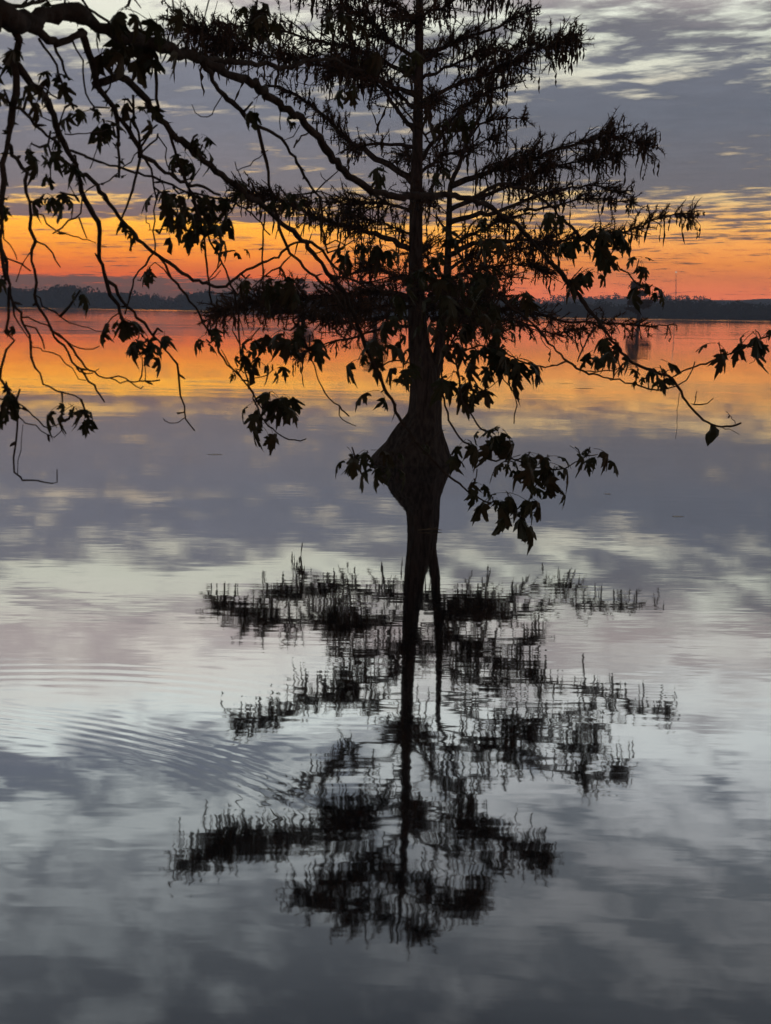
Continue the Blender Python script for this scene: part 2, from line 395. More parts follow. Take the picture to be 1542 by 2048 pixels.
def flute(i, a):
    k = max(0, min(1, (ys[i] - 560) / 330))
    return 1 + k * (.10 * math.sin(a * 6 + 1.3 + .25 * math.sin(i * .9)) + .055 * math.sin(a * 11 + .4 + i * .12) + .03 * math.sin(a * 2 + i * 1.7)) + .025 * math.sin(a * 3 + i * .7)
b.tube(pts, rad, 40, flute=flute)
b.build('trunk', M['cyp_bark'], cyp, True)
TR = {y: p for y, p in zip(ys, pts)}
def trunk_pt(y): return at(interp(CX, y), y, base.y)
b = MB()
st = spline([at(862, 785, base.y + .02), at(871, 735, base.y + .02), at(880, 690, base.y + .04), at(887, 620, base.y + .08), at(894, 550, base.y + .12), at(898, 440, base.y + .1), at(901, 370, base.y + .05), at(917, 335, base.y), at(935, 280, base.y - .1), at(962, 229, base.y - .2), at(986, 189, base.y - .3)], .12)
b.tube(st, [max(.012, .086 - .074 * (i / len(st)) ** .8) * (1 + .05 * rngc.uniform(-1, 1)) for i in range(len(st))], 12)
b.build('stem', M['cyp_bark'], cyp, True)

# catkin tassels: four shared shapes
def catkin_mesh(seed):
    r = random.Random(seed); b = MB(); n = 7; pp = []; rr = []
    x = y = 0
    for i in range(n):
        pp.append(Vector((x, y, -i / (n - 1)))); x += r.uniform(-.08, .08); y += r.uniform(-.08, .08)
        rr.append([.015, .05, .11, .04, .09, .05, .010][i] * r.uniform(.5, 1.3))
    b.tube(pp, rr, 4)
    return b.mesh('catkin', M['cyp_catkin'])
CATK = [catkin_mesh(k) for k in range(5)]
catkins = []                                     # (branch object, place, length, yaw)
catk_rest = MB()
def cyp_branch(pix, w0, w1, dd, n, spread=.42, start=.18, need=1.0, cat=.5, up=.25, y0=0.0):
    """a limb through the photo points, dd metres nearer or farther at its tip, n leafy twigs on it"""
    r = random.Random(int(pix[0][0] * 7 + pix[-1][0] * 3 + pix[-1][1]))
    m = len(pix)
    P3 = [at(x, y, base.y + y0 + dd * (i / (m - 1)) ** .9) for i, (x, y) in enumerate(pix)]
    S_ = spline(P3, .09)
    k = len(S_)
    for i in range(1, k - 1): S_[i] = S_[i] + Vector((r.gauss(0, .008), r.gauss(0, .02), r.gauss(0, .010)))
    b = MB(); b.tube(S_, [(w0 + (w1 - w0) * (i / k) ** .7) / 2 * MPP * (1 + r.uniform(-.1, .12)) for i in range(k)], 6)
    br = b.build('branch', M['cyp_bark'], cyp, True)
    tw, nd = MB(), MB()
    knots = [r.random() ** .85 for _ in range(max(3, int(n / 7)))]
    for _ in range(int(n * 1.55)):
        u = start + (1 - start) * (r.choice(knots) + r.gauss(0, .045) if r.random() < .75 else r.random())
        u = min(1, max(start * .6, u))
        i = min(k - 2, int(u * (k - 1))); p = S_[i].copy(); tg = (S_[min(i + 2, k - 1)] - S_[max(i - 2, 0)]).normalized()
        sidev = tg.cross(Vector((0, 0, 1)))
        sidev = sidev.normalized() if sidev.length > .05 else Vector((0, 1, 0))
        L = spread * r.uniform(.35, 1.35) * (1.1 - .4 * u)
        d = (tg * r.uniform(.3, 1.0) + sidev * r.choice((-1, 1)) * r.uniform(.2, 1.0) + Vector((0, 0, r.gauss(up, .62)))).normalized()
        q = [p]; seg = max(3, int(L / .07))
        for s_ in range(seg):
            d = (d + Vector((r.gauss(0, .22), r.gauss(0, .22), r.gauss(.0, .18) - .04))).normalized()
            q.append(q[-1] + d * (L / seg))
        tw.tube(q, [.0085 - .005 * z / len(q) for z in range(len(q))], 3, cap=False)
        for z in range(1, len(q)):
            ax = (q[z] - q[z - 1]).normalized()
            if r.random() < .70 * need:
                for _n in range(int(r.uniform(6, 24) * need) + 2):
                    c = q[z - 1].lerp(q[z], r.random())
                    nv = (ax * r.uniform(.1, .8) + Vector((r.gauss(0, .6), r.gauss(0, .6), r.gauss(.12, .55)))).normalized() * (r.uniform(.02, .065) if r.random() < .85 else r.uniform(.06, .11))
                    sd = nv.cross(Vector((r.gauss(0, .4), 1, r.gauss(0, .4)))).normalized() * r.uniform(.0022, .0055)
                    nd.face([c - sd, c + sd, c + nv])
            if r.random() < cat * .56:
                c = q[z]; ln = .05 + .22 * r.random() ** 1.8 + (.12 if r.random() < .08 else 0)
                catkins.append((br, c - Vector((0, 0, .005)), ln, r.uniform(0, 6.28), r.uniform(.6, 1.3)))
    if n:
        tag(tw.build('twigs', M['cyp_bark'], br), kind='stuff')
        if nd.fs: tag(nd.build('foliage', M['cyp_needle'], br), kind='stuff')
    return br
CB = cyp_branch
# left of the trunk, top to bottom
CB([(832, -70), (800, -95), (760, -115), (715, -108)], 6, 2, .3, 44, .40)
CB([(836, -15), (780, -40), (720, -52), (660, -45), (600, -24)], 8, 2, -.4, 92, .46)
CB([(838, 40), (790, 15), (740, -15), (680, -25)], 8, 2, .7, 60, .44)
CB([(836, 121), (803, 98), (780, 81), (750, 50), (719, 27), (690, 20), (650, 22)], 9, 3, -.8, 80, .44)
CB([(836, 160), (760, 120), (690, 92), (620, 80), (560, 60), (500, 50), (450, 60)], 10, 2, .9, 120, .46)
CB([(836, 195), (760, 165), (680, 140), (600, 122), (520, 110), (440, 88), (400, 66), (352, 50)], 11, 2, -.5, 190, .50)
CB([(836, 222), (803, 195), (770, 160), (735, 140), (690, 135), (640, 150)], 9, 2, 1.0, 70, .42)
CB([(829, 262), (807, 236), (783, 202), (766, 182), (736, 148), (702, 118)], 11, 4, .3, 34, .36, .4)
CB([(829, 293), (780, 287), (753, 287), (719, 293), (690, 300)], 9, 3, -.5, 18, .24, .3, cat=.25)
CB([(824, 363), (803, 347), (780, 330), (750, 317), (726, 297), (702, 287), (669, 253), (645, 229), (611, 202), (570, 180), (530, 170)], 15, 4, .6, 56, .34, .32)
CB([(824, 425), (790, 411), (736, 405), (689, 408), (640, 402), (600, 408)], 8, 2, .8, 72, .36, .2, cat=.35)
CB([(820, 499), (787, 482), (750, 469), (702, 455), (662, 445), (628, 435), (584, 411), (534, 398), (500, 388), (462, 386)], 13, 3, -.7, 125, .36, .22, cat=.35)
CB([(824, 470), (790, 458), (740, 440), (690, 432)], 6, 2, 1.2, 50, .36, cat=.3)
CB([(834, 560), (790, 552), (740, 540), (690, 552), (660, 560)], 9, 3, -.9, 46, .36, cat=.1)
CB([(836, 600), (780, 585), (700, 590), (620, 598), (540, 600), (480, 612), (428, 630)], 14, 3, -.3, 170, .46, .12, 1.3, .16, .10)
CB([(838, 640), (760, 636), (693, 645), (600, 628), (520, 620)], 9, 2, .9, 90, .40, .2, 1.2, .16, .10)
CB([(838, 655), (780, 650), (720, 672), (670, 682), (633, 696), (596, 713)], 8, 2, -.6, 24, .22, .35, .7, .15, -.05)
CB([(838, 615), (770, 612), (720, 622), (670, 610)], 8, 2, -1.3, 60, .38, .2, 1.2, .15)
# right of the trunk, top to bottom
CB([(832, -80), (862, -105), (905, -112)], 6, 2, -.3, 44, .40)
CB([(838, -20), (880, -45), (940, -58), (1010, -36)], 8, 2, .4, 90, .44)
CB([(838, 30), (890, 10), (940, -20), (995, -22)], 7, 2, -.8, 60, .42)
CB([(842, 125), (900, 90), (980, 60), (1040, 32), (1078, 14)], 9, 2, .5, 56, .36)
CB([(842, 160), (900, 130), (960, 110), (1020, 100), (1070, 70)], 8, 2, 1.0, 54, .36)
CB([(842, 205), (920, 165), (1000, 140), (1060, 104), (1110, 88), (1152, 78)], 10, 2, -.4, 120, .42)
CB([(905, 225), (960, 192), (1000, 176), (1052, 160)], 6, 2, -.9, 22, .26)
CB([(935, 280), (960, 250), (1000, 238), (1058, 236)], 6, 2, .5, 20, .24)
CB([(844, 318), (857, 297), (881, 270), (915, 225), (955, 190), (990, 150)], 11, 3, .8, 46, .36, .3)
CB([(842, 345), (890, 310), (930, 300), (980, 280), (1010, 285)], 8, 2, .9, 46, .34)
CB([(902, 372), (960, 350), (1010, 335), (1060, 320), (1120, 298), (1180, 280), (1240, 278), (1302, 294)], 13, 2, -.4, 138, .42, .14)
CB([(899, 420), (960, 395), (1020, 372), (1080, 345), (1140, 325), (1205, 318), (1250, 300)], 11, 2, .7, 100, .40, .14)
CB([(898, 445), (950, 430), (1000, 424), (1040, 405), (1085, 390), (1155, 372), (1211, 378), (1262, 390)], 12, 2, -.2, 46, .28, .25, cat=.3)
CB([(1046, 422), (1100, 415), (1170, 395), (1230, 402), (1275, 405)], 6, 2, .3, 34, .28, .25, cat=.25, y0=.0)
CB([(897, 490), (960, 462), (1010, 440), (1060, 425)], 9, 3, .8, 40, .34)
CB([(897, 510), (960, 485), (1040, 480), (1100, 485), (1160, 475), (1225, 470), (1270, 455), (1315, 440), (1350, 428), (1386, 438)], 11, 2, -.5, 80, .32, .25)
CB([(896, 540), (950, 508), (1000, 505), (1050, 495), (1100, 480)], 9, 3, .6, 60, .36)
CB([(880, 570), (930, 545), (990, 535), (1050, 530), (1100, 545)], 8, 2, .9, 70, .34, .15, cat=.15)
CB([(858, 590), (920, 580), (980, 560), (1030, 555)], 8, 2, -1.0, 60, .36, .1, 1.1, .12)
CB([(858, 620), (920, 605), (980, 590), (1010, 600)], 8, 2, 1.0, 70, .36, .1, 1.2, .12)
CB([(862, 640), (960, 625), (1020, 618), (1050, 622), (1130, 640), (1200, 646), (1300, 652), (1345, 648)], 12, 2, -.2, 84, .30, .08, 1.0, .12, .0)
CB([(862, 665), (920, 640), (980, 640), (1053, 648), (1105, 668), (1140, 660), (1182, 656)], 9, 2, .5, 76, .32, .08, 1.0, .15, .0)
CB([(862, 610), (910, 622), (955, 640), (990, 660), (1010, 668)], 8, 2, -1.2, 70, .34, .08, 1.2, .12, .0)
# toward and away from the camera
for (y, dd, xx, n) in ((60, -1.5, 815, 30), (130, 1.6, 870, 34), (220, -1.7, 880, 34), (330, 1.8, 800, 30), (420, -1.8, 860, 30), (520, 1.9, 850, 36), (575, -1.3, 790, 28), (590, -1.2, 905, 28), (620, 2.0, 870, 30), (630, 1.8, 780, 30)):
    CB([(interp(CX, y), y), ((interp(CX, y) + xx) / 2, y - 18), (xx, y - 22)], 8, 2, dd, n, .42, .15, 1.0, .25)
# the 300 largest-showing tassels as parts, the others as one part
rngk = random.Random(3)
catkins.sort(key=lambda c: -c[2])
print('catkins', len(catkins))
for br, p, ln, yaw, fat in catkins[:300]:
    o = link('catkin', CATK[rngk.randrange(5)], br); o.location = p; o.rotation_euler = (rngk.gauss(0, .14), rngk.gauss(0, .14), yaw); wv = .19 * fat; o.scale = (wv, wv, ln * 1.25)
for br, p, ln, yaw, fat in catkins[300:]:
    me = CATK[rngk.randrange(5)]; wv = .17 * fat; b0 = len(catk_rest.vs)
    for v in me.vertices: catk_rest.vs.append((p.x + v.co.x * wv, p.y + v.co.y * wv, p.z + v.co.z * ln))
    for f in me.polygons: catk_rest.fs.append(tuple(b0 + i for i in f.vertices))
tag(catk_rest.build('catkins', M['cyp_catkin'], cyp), kind='stuff')

# small cypresses farther out in the lake
def far_cypress(px, ytop, ybase, label, n, wpx):
    bp = on_water(px, ybase); top = at(px, ytop, bp.y); h = top.z; r = random.Random(px)
    e = empty('distant_cypress', bp); tag(e, label, 'tree', 'distant cypresses in the lake')
    b = MB(); k = 9
    b.tube([bp + Vector((0.03 * h * math.sin(i), 0, h * i / (k - 1) - .1)) for i in range(k)], [h * (.05 * (1 - i / k) ** 2 + .018 * (1 - i / (k + .5))) for i in range(k)], 8)
    b.build('trunk', M['cyp_bark'], e, True)
    b = MB(); W = wpx / FOC * bp.y
    tiers = [(r.uniform(.28, .98), r.uniform(0, 6.28), r.uniform(.5, 1)) for _ in range(22)]
    for (f, a, l) in tiers:
        c = bp + Vector((0, 0, h * f)); e1 = c + Vector((math.cos(a), math.sin(a), .15)) * W * l * (1.12 - f * .75) * .5
        b.tube([c, e1], [h * .010, h * .003], 3)
        for _ in range(n):
            p = c.lerp(e1, r.uniform(.2, 1.05)) + Vector((r.gauss(0, .03), r.gauss(0, .03), r.gauss(0, .025))) * h
            u = Vector((r.gauss(0, 1), r.gauss(0, .5), r.gauss(0, 1))).normalized() * h * r.uniform(.012, .03); v = u.cross(Vector((0, 1, .2))).normalized() * u.length * .7
            b.face([p + u, p + v, p - u, p - v])
    b.build('crown', M['cyp_needle'], e)
far_cypress(1275, 566, 648, 'small distant cypress standing in the lake at right, below the hill', 190, 92)
far_cypress(1102, 606, 643, 'tiny faint cypress in the lake left of the small one', 40, 26)
far_cypress(748, 560, 652, 'hazy cypress in the lake half hidden behind the large tree', 70, 90)
far_cypress(604, 556, 640, 'bushy distant cypress standing left of the large tree', 60, 70)

# ------------------------------------------------------------------ red maple overhanging from the left bank
MBASE = Vector((-1.75, 1.05, .35))
maple = empty('maple_tree', MBASE)
tag(maple, 'maple reaching over the lake from the left, dark drooping branches with lobed leaves', 'tree')
BR = {}                                          # name -> list of (px, py, depth, object)
rm = random.Random(21)
def base_depth(x, y): return 2.15 + 2.3 * max(-.1, min(1.05, x / 1542)) + .25 * y / 1000
def mb_(name, pix, w0, w1, parent=None, drift=None, knob=1.0):
    if drift is None: drift = rm.uniform(-.35, .35)
    d0 = None
    if parent:
        d0 = min(BR[parent], key=lambda q: (q[0] - pix[0][0]) ** 2 + (q[1] - pix[0][1]) ** 2)[2]
    P3 = []; acc = 0; L = sum(math.dist(a, c) for a, c in zip(pix, pix[1:]))
    for i, (x, y) in enumerate(pix):
        if i: acc += math.dist(pix[i - 1], (x, y))
        f = acc / L
        bd = base_depth(x, y) + drift * f * min(1, L / 350)
        dep = bd if d0 is None else (d0 - base_depth(*pix[0])) * (1 - f * .5) + bd
        P3.append(at(x, y, dep))
    Sp = spline(P3, .022); k = len(Sp)
    b = MB(); rad = []
    raw = [rm.gauss(0, .16) + (.55 if rm.random() < .05 else 0) for _ in range(k + 6)]
    for i, p in enumerate(Sp):
        f = i / max(1, k - 1); wpx = w0 + (w1 - w0) * f ** .85
        node = 1 + knob * (raw[i] * .2 + raw[i + 1] * .3 + raw[i + 2] * .3 + raw[i + 3] * .2)
        rad.append(wpx / 2 / FOC * p.y * node)
        if 0 < i < k - 1: Sp[i] = p + Vector((rm.gauss(0, .0015), rm.gauss(0, .003), rm.gauss(0, .0015))) * (1 + wpx * .05)
    lump = [[rm.uniform(.90, 1.10) for _ in range(9)] for _ in Sp]
    b.tube(Sp, rad, 9 if w0 > 6 else 5, flute=lambda i, a: lump[i][int(a * 9 / 6.2832 + .5) % 9])
    # buds and spurs
    for i in range(2, k - 1):
        if rm.random() < .085:
            d = Vector((rm.gauss(0, 1), rm.gauss(0, 1), rm.gauss(0, .8) - .1)).normalized(); ln = rm.uniform(.006, .022)
            b.tube([Sp[i], Sp[i] + d * ln * .6, Sp[i] + d * ln], [.0022, .0030, .0008], 4, cap=False)
    # fine bare side shoots, kinked at their nodes
    for i in range(4, k - 2):
        if rm.random() < .05 and 2.4 < w0 < 16:
            tgv = (Sp[i + 1] - Sp[i - 1]).normalized()
            d = (tgv * .7 + Vector((rm.gauss(0, .7), rm.gauss(0, .7), rm.gauss(0, .6)))).normalized(); q = [Sp[i].copy()]
            for _ in range(rm.randint(2, 5)):
                d = (d + Vector((rm.gauss(0, .35), rm.gauss(0, .35), rm.gauss(0, .35) + .06))).normalized(); q.append(q[-1] + d * rm.uniform(.012, .026))
            b.tube(q, [.0021 - .0013 * z / len(q) for z in range(len(q))], 4, cap=False)
    o = b.build('branch', M['maple_bark'], maple, True)
    inv = MW.inverted(); rec = []
    for p in Sp:
        c = inv @ p; rec.append((771 + FOC * c.x / -c.z, 1024 - FOC * c.y / -c.z, p.y, o, p))
    BR[name] = rec
    return o
# trunk on the bank, out of the picture, and the limb that leans into it
tp = spline([MBASE + Vector((0, 0, -.3)), MBASE + Vector((.02, .05, .5)), MBASE + Vector((.10, .2, 1.2)), MBASE + Vector((.05, .35, 2.2)), MBASE + Vector((-.2, .3, 3.4)), MBASE + Vector((-.1, .5, 4.6))], .12)
b = MB(); b.tube(tp, [.17 - .11 * i / len(tp) + (.06 if i < 3 else 0) for i in range(len(tp))], 16); b.build('trunk', M['maple_bark'], maple, True)
lp0 = MBASE + Vector((.08, .27, 1.65)); e0 = at(-6, 40, base_depth(-6, 40))
b = MB(); lp = spline([lp0, lp0.lerp(e0, .4) + Vector((0, 0, .10)), lp0.lerp(e0, .75) + Vector((0, 0, .06)), e0], .05)
b.tube(lp, [(.045 - .028 * i / len(lp)) * rm.uniform(.90, 1.14) for i in range(len(lp))], 12, flute=lambda i, a: 1 + .07 * math.sin(3 * a + i * 1.9) + .05 * math.sin(7 * a + i)); b.build('branch', M['maple_bark'], maple, True)

B_ = mb_
B_('main', [(-10, 38), (60, 40), (110, 32), (160, 30), (210, 62), (270, 78), (317, 88), (357, 101), (398, 116)], 40, 20, drift=0, knob=1.0)
B_('up', [(398, 114), (450, 124), (519, 126), (560, 134), (611, 123), (668, 121), (702, 135), (740, 146)], 13, 5, 'main', .2)
B_('sweep', [(398, 118), (448, 145), (500, 165), (534, 189), (567, 216), (601, 239), (625, 263), (645, 287), (665, 317), (689, 341), (716, 364), (743, 381), (770, 391), (824, 393), (897, 391), (938, 398), (975, 410)], 18, 11, 'main', .25)
B_('diag', [(975, 410), (1030, 448), (1067, 485), (1116, 540), (1151, 582), (1183, 624), (1211, 663), (1246, 705), (1267, 726), (1313, 744), (1348, 758), (1366, 793), (1387, 821), (1422, 849), (1453, 853), (1482, 846)], 10, 3.5, 'sweep', .0)
B_('diag2', [(938, 398), (1000, 372), (1050, 376), (1081, 394), (1116, 429), (1162, 474), (1197, 506), (1242, 538), (1271, 564), (1288, 578)], 8, 3, 'sweep', -.1)
B_('upright', [(740, 146), (800, 210), (857, 280), (874, 310), (895, 347), (905, 368)], 5, 4, 'up', .0)
B_('loop', [(50, 45), (61, 57), (94, 78), (118, 88), (148, 74), (170, 66)], 17, 13, 'main', -.1)
B_('B', [(162, 60), (182, 125), (192, 168), (216, 202), (232, 232), (236, 270), (238, 320), (238, 355)], 14, 5, 'main', .1, 1.8)
B_('C', [(192, 168), (222, 158), (253, 160), (280, 182), (303, 216), (320, 233), (344, 263), (371, 287), (398, 314), (432, 341), (472, 374), (520, 411), (544, 428), (567, 448), (601, 479), (635, 516), (663, 554), (690, 585), (704, 625), (724, 669), (750, 736), (771, 777), (804, 845)], 15, 6, 'B', .1)
B_('C2', [(601, 479), (625, 486), (645, 502), (658, 519), (680, 544), (705, 560), (740, 565)], 7, 5, 'C', -.1)
B_('knot', [(232, 232), (246, 243), (266, 273), (281, 297), (281, 315)], 8, 11, 'B', .0)
B_('knotR', [(283, 312), (297, 320), (330, 344), (371, 364), (405, 374), (440, 390)], 8, 5, 'knot', .1)
B_('knotL', [(280, 318), (270, 367), (256, 401), (233, 469)], 6, 3, 'knot', -.1)
B_('knotD', [(290, 318), (302, 340), (308, 360), (309, 420), (310, 506)], 5, 3, 'knot', .1)
B_('k1', [(314, 250), (298, 270), (283, 293)], 4, 4, 'C', 0); B_('k2', [(266, 190), (272, 240), (280, 290)], 5, 5, 'C', 0)
B_('k3', [(316, 268), (300, 285), (285, 303)], 4, 4, 'C', 0)
B_('thick', [(312, 120), (315, 169), (319, 222)], 8, 6, 'main', .0)
B_('c3', [(330, 250), (351, 303), (364, 344), (384, 390), (408, 472), (413, 531), (424, 608)], 6, 4, 'C', .1)
B_('c4', [(384, 400), (401, 432), (420, 480), (444, 524), (464, 571), (474, 615), (478, 669), (484, 716), (494, 760), (508, 797), (521, 831), (538, 851), (562, 871), (589, 881), (612, 878)], 5, 2.5, 'c3', .1)
B_('c5', [(314, 270), (332, 297), (334, 330), (345, 345)], 3.5, 2.5, 'C', 0)
B_('D', [(20, 45), (32, 80), (34, 158), (24, 219), (17, 270), (10, 303), (3, 360), (1, 420), (3, 480), (5, 520), (12, 560)], 15, 7, 'main', -.1, 1.5)
B_('E', [(34, 130), (47, 148), (78, 182), (101, 219), (118, 263), (135, 300), (152, 330), (162, 364), (175, 401), (189, 435), (199, 462), (196, 517), (209, 547), (216, 578), (233, 611), (245, 640), (250, 662)], 14, 6, 'D', .2, 1.3)
B_('E2', [(209, 547), (236, 588), (256, 615), (287, 645), (307, 672), (327, 696), (354, 729), (359, 770), (369, 810), (371, 837), (389, 861)], 7, 3, 'E', .1)
B_('E3', [(370, 835), (347, 846), (327, 837)], 2.5, 1.5, 'E2', 0)
B_('F', [(135, 300), (175, 314), (219, 332), (256, 341), (303, 354), (337, 367), (380, 385), (430, 396), (472, 406), (505, 430), (540, 470)], 6, 3, 'E', .2)
B_('G', [(162, 350), (182, 361), (209, 394), (229, 418), (246, 442), (270, 469), (297, 496), (337, 524), (364, 547), (388, 561), (415, 569), (448, 571), (481, 547), (515, 531), (555, 514), (582, 490), (600, 484)], 9, 4, 'E', .2)
B_('G2', [(307, 507), (290, 527), (270, 558), (260, 585), (250, 628)], 4, 3, 'G', 0)
B_('G3', [(317, 512), (337, 544), (364, 578), (391, 615), (415, 659), (435, 692), (455, 726), (489, 763), (512, 797), (530, 830)], 5.5, 3, 'G', .1)
B_('G4', [(448, 571), (465, 580), (480, 600), (470, 612)], 3, 2, 'G', 0)
B_('H', [(405, 122), (422, 158), (448, 189), (479, 219), (509, 249), (527, 256), (561, 276), (588, 314), (608, 351), (631, 384), (642, 405), (645, 455), (655, 506)], 10, 4, 'main', .2)
B_('H2', [(515, 252), (522, 276), (534, 324), (544, 388), (554, 438), (581, 506), (600, 522), (619, 544), (650, 571), (680, 605), (704, 655)], 7, 5, 'H', -.1)
B_('H3', [(530, 425), (526, 480), (525, 531), (527, 554), (515, 590)], 4, 3, 'F', 0)
B_('H4', [(631, 384), (650, 365), (676, 342)], 3.5, 2, 'H', 0); B_('H5', [(655, 362), (643, 355), (641, 345)], 2, 1.5, 'H4', 0)
B_('H6', [(581, 512), (560, 535), (530, 548), (505, 575)], 4, 3, 'H2', 0)
B_('H7', [(585, 640), (600, 665), (617, 700), (628, 735), (650, 785), (675, 812), (698, 832)], 4, 2.5, None, .0)
B_('H8', [(640, 600), (610, 620), (585, 640)], 3, 4, 'H2', 0)
B_('hook1', [(445, 190), (432, 216), (415, 233), (391, 226), (384, 209)], 2.5, 2, 'H', 0)
B_('hook2', [(536, 300), (519, 314), (499, 330), (475, 339), (470, 324)], 2.5, 2, 'H2', 0)
B_('hook3', [(618, 265), (598, 280), (588, 295)], 4, 3, 'sweep', 0); B_('hook4', [(564, 282), (588, 273), (600, 250)], 2.5, 2, 'H', 0)
B_('hook5', [(560, 215), (559, 240), (561, 260)], 2.5, 2, 'sweep', 0)
B_('K', [(14, 285), (37, 320), (57, 346), (49, 357), (54, 384), (62, 432), (64, 500), (64, 541), (71, 591), (88, 632), (108, 672), (135, 703), (155, 733), (179, 760), (209, 804)], 8, 3, 'D', .1)
B_('K2', [(101, 660), (135, 682), (148, 699), (162, 723), (189, 746), (229, 760), (290, 763), (319, 760)], 5, 2.5, 'K', .1)
B_('K3', [(44, 635), (67, 638), (94, 655), (121, 672), (145, 691), (172, 701), (199, 692)], 4, 2, None, 0)
B_('K4', [(70, 590), (88, 611), (111, 625), (142, 645), (175, 655), (207, 664)], 3.5, 2, 'K', 0)
B_('L', [(4, 500), (17, 547), (20, 588), (30, 615), (44, 638), (57, 672), (67, 713), (78, 750), (88, 770), (111, 780), (162, 799)], 7, 2.5, 'D', 0)
B_('L2', [(64, 694), (98, 704), (121, 714), (142, 736), (158, 757), (172, 761)], 3, 2, 'L', 0)
B_('L3', [(18, 575), (15, 659), (24, 679), (12, 700), (4, 735), (15, 780), (30, 814), (34, 834), (30, 885), (25, 918), (27, 945), (37, 955), (61, 960), (88, 965), (115, 964), (114, 939)], 7, 2, 'L', 0)
B_('L4', [(46, 849), (41, 900), (35, 949)], 1.5, 2, 'L3', 0)
B_('L5', [(37, 807), (67, 831), (99, 858), (128, 842)], 3.5, 2, 'L3', 0); B_('L6', [(34, 831), (54, 846), (72, 851), (84, 864), (108, 871), (126, 854)], 3, 2, 'L3', 0)
B_('L7', [(7, 459), (20, 490), (34, 519)], 3, 2, 'D', 0); B_('L8', [(7, 507), (34, 524), (61, 542)], 5, 3, 'D', 0); B_('L9', [(61, 504), (44, 531), (32, 564)], 3, 2, 'K', 0)
B_('s1', [(62, 432), (84, 433), (108, 462), (145, 469), (192, 486)], 3.5, 2, 'K', 0); B_('s2', [(106, 467), (135, 442), (163, 425), (165, 390)], 4, 3, 's1', 0)
B_('s3', [(158, 435), (166, 460), (174, 477)], 2.5, 2, 's2', 0); B_('s4', [(101, 262), (101, 310), (101, 357)], 3.5, 2.5, 'E', 0)
B_('s5', [(78, 78), (98, 111), (116, 148), (130, 180)], 6, 4, 'loop', 0); B_('s6', [(108, 86), (128, 135), (138, 160)], 6, 4, 'loop', 0)
B_('s7', [(145, 82), (165, 142), (172, 192), (192, 214), (219, 216)], 5, 3, 'loop', 0)
B_('s8', [(47, 148), (90, 180), (118, 198)], 5, 3, 'E', 0); B_('s9', [(22, 215), (50, 222), (70, 250), (95, 272), (118, 285)], 7, 5, 'D', 0)
B_('s10', [(238, 345), (215, 362), (190, 374), (165, 384), (150, 392), (140, 372)], 3, 2, 'B', 0)
B_('s11', [(130, 268), (170, 268), (215, 258)], 3, 2, 'E', 0); B_('s12', [(210, 262), (195, 300), (180, 337)], 3, 2, 'B', 0)
B_('s13', [(280, 300), (262, 322), (238, 340)], 3, 2.5, 'knot', 0); B_('s14', [(130, 215), (118, 245), (104, 300)], 3, 2.5, 'E', 0)
B_('s15', [(250, 455), (262, 475), (262, 503)], 3, 3, 'G', 0); B_('s16', [(297, 460), (330, 458), (352, 445)], 2.5, 2, 'knotD', 0); B_('s17', [(300, 460), (293, 445), (292, 432)], 2, 1.5, 's16', 0)
B_('t1', [(-5, 10), (40, 12), (80, 5), (110, -10)], 10, 6, None, 0); B_('t2', [(40, 15), (60, -10)], 6, 4, 't1', 0); B_('t3', [(88, -5), (110, 20)], 4, 3, 't1', 0)
B_('t4', [(420, -8), (410, 25), (405, 60), (400, 110)], 3, 3, 'main', 0); B_('t5', [(160, -10), (175, 15), (215, 40), (240, 70)], 5, 5, 'main', 0)
B_('t6', [(350, 22), (362, 50), (372, 98)], 2.5, 3, 'main', 0); B_('t7', [(262, -8), (282, 16)], 3, 2, None, 0)
B_('t8', [(505, 65), (500, 95), (497, 160)], 3, 3, 'sweep', 0); B_('t9', [(505, 40), (512, 20), (515, -10)], 3, 3, None, 0)
# right-hand sprays
B_('R0', [(872, 430), (905, 480), (930, 530), (962, 565), (1000, 596), (1025, 617), (1067, 649)], 5, 5, 'sweep', .0)
B_('R1', [(1067, 649), (1098, 684), (1134, 723), (1162, 740), (1197, 752), (1239, 761), (1288, 775), (1323, 779), (1351, 772), (1380, 751), (1390, 723)], 5, 2.5, 'R0', 0)
B_('R2', [(1344, 755), (1380, 737), (1422, 723), (1460, 707), (1492, 693), (1515, 680), (1550, 668)], 4.5, 3, 'diag', 0)
B_('R3', [(1190, 655), (1169, 691), (1155, 723)], 4, 3, 'diag', 0); B_('R4', [(1134, 722), (1098, 735), (1069, 731), (1030, 720)], 4, 3, 'R1', 0)
B_('R5', [(1169, 742), (1225, 740), (1246, 726)], 3, 2, 'R1', 0); B_('R6', [(1005, 735), (1007, 758), (1025, 782), (1032, 810), (1028, 847)], 3, 2, None, 0)
B_('R7', [(1380, 807), (1401, 809), (1427, 796)], 3.5, 1.5, 'diag', 0); B_('R8', [(1388, 808), (1391, 795), (1394, 782)], 2, 1.2, 'R7', 0)
B_('R9', [(1471, 847), (1462, 834), (1452, 823)], 2, 1.2, 'diag', 0); B_('R10', [(1359, 786), (1355, 830), (1351, 877)], 1.3, .8, 'diag', 0)
B_('R11', [(1253, 550), (1268, 545), (1279, 532)], 2.5, 2, 'diag2', 0); B_('R12', [(1225, 758), (1240, 735), (1246, 728)], 2.5, 2, 'R1', 0)
B_('S0', [(930, 530), (935, 600), (910, 670), (885, 730), (883, 789)], 4, 4, 'R0', 0)
B_('S1', [(883, 785), (891, 811), (898, 840), (912, 865), (927, 883), (949, 898), (981, 920), (1014, 918), (1043, 922), (1105, 940), (1150, 925), (1172, 912)], 4.5, 2.5, 'S0', 0)
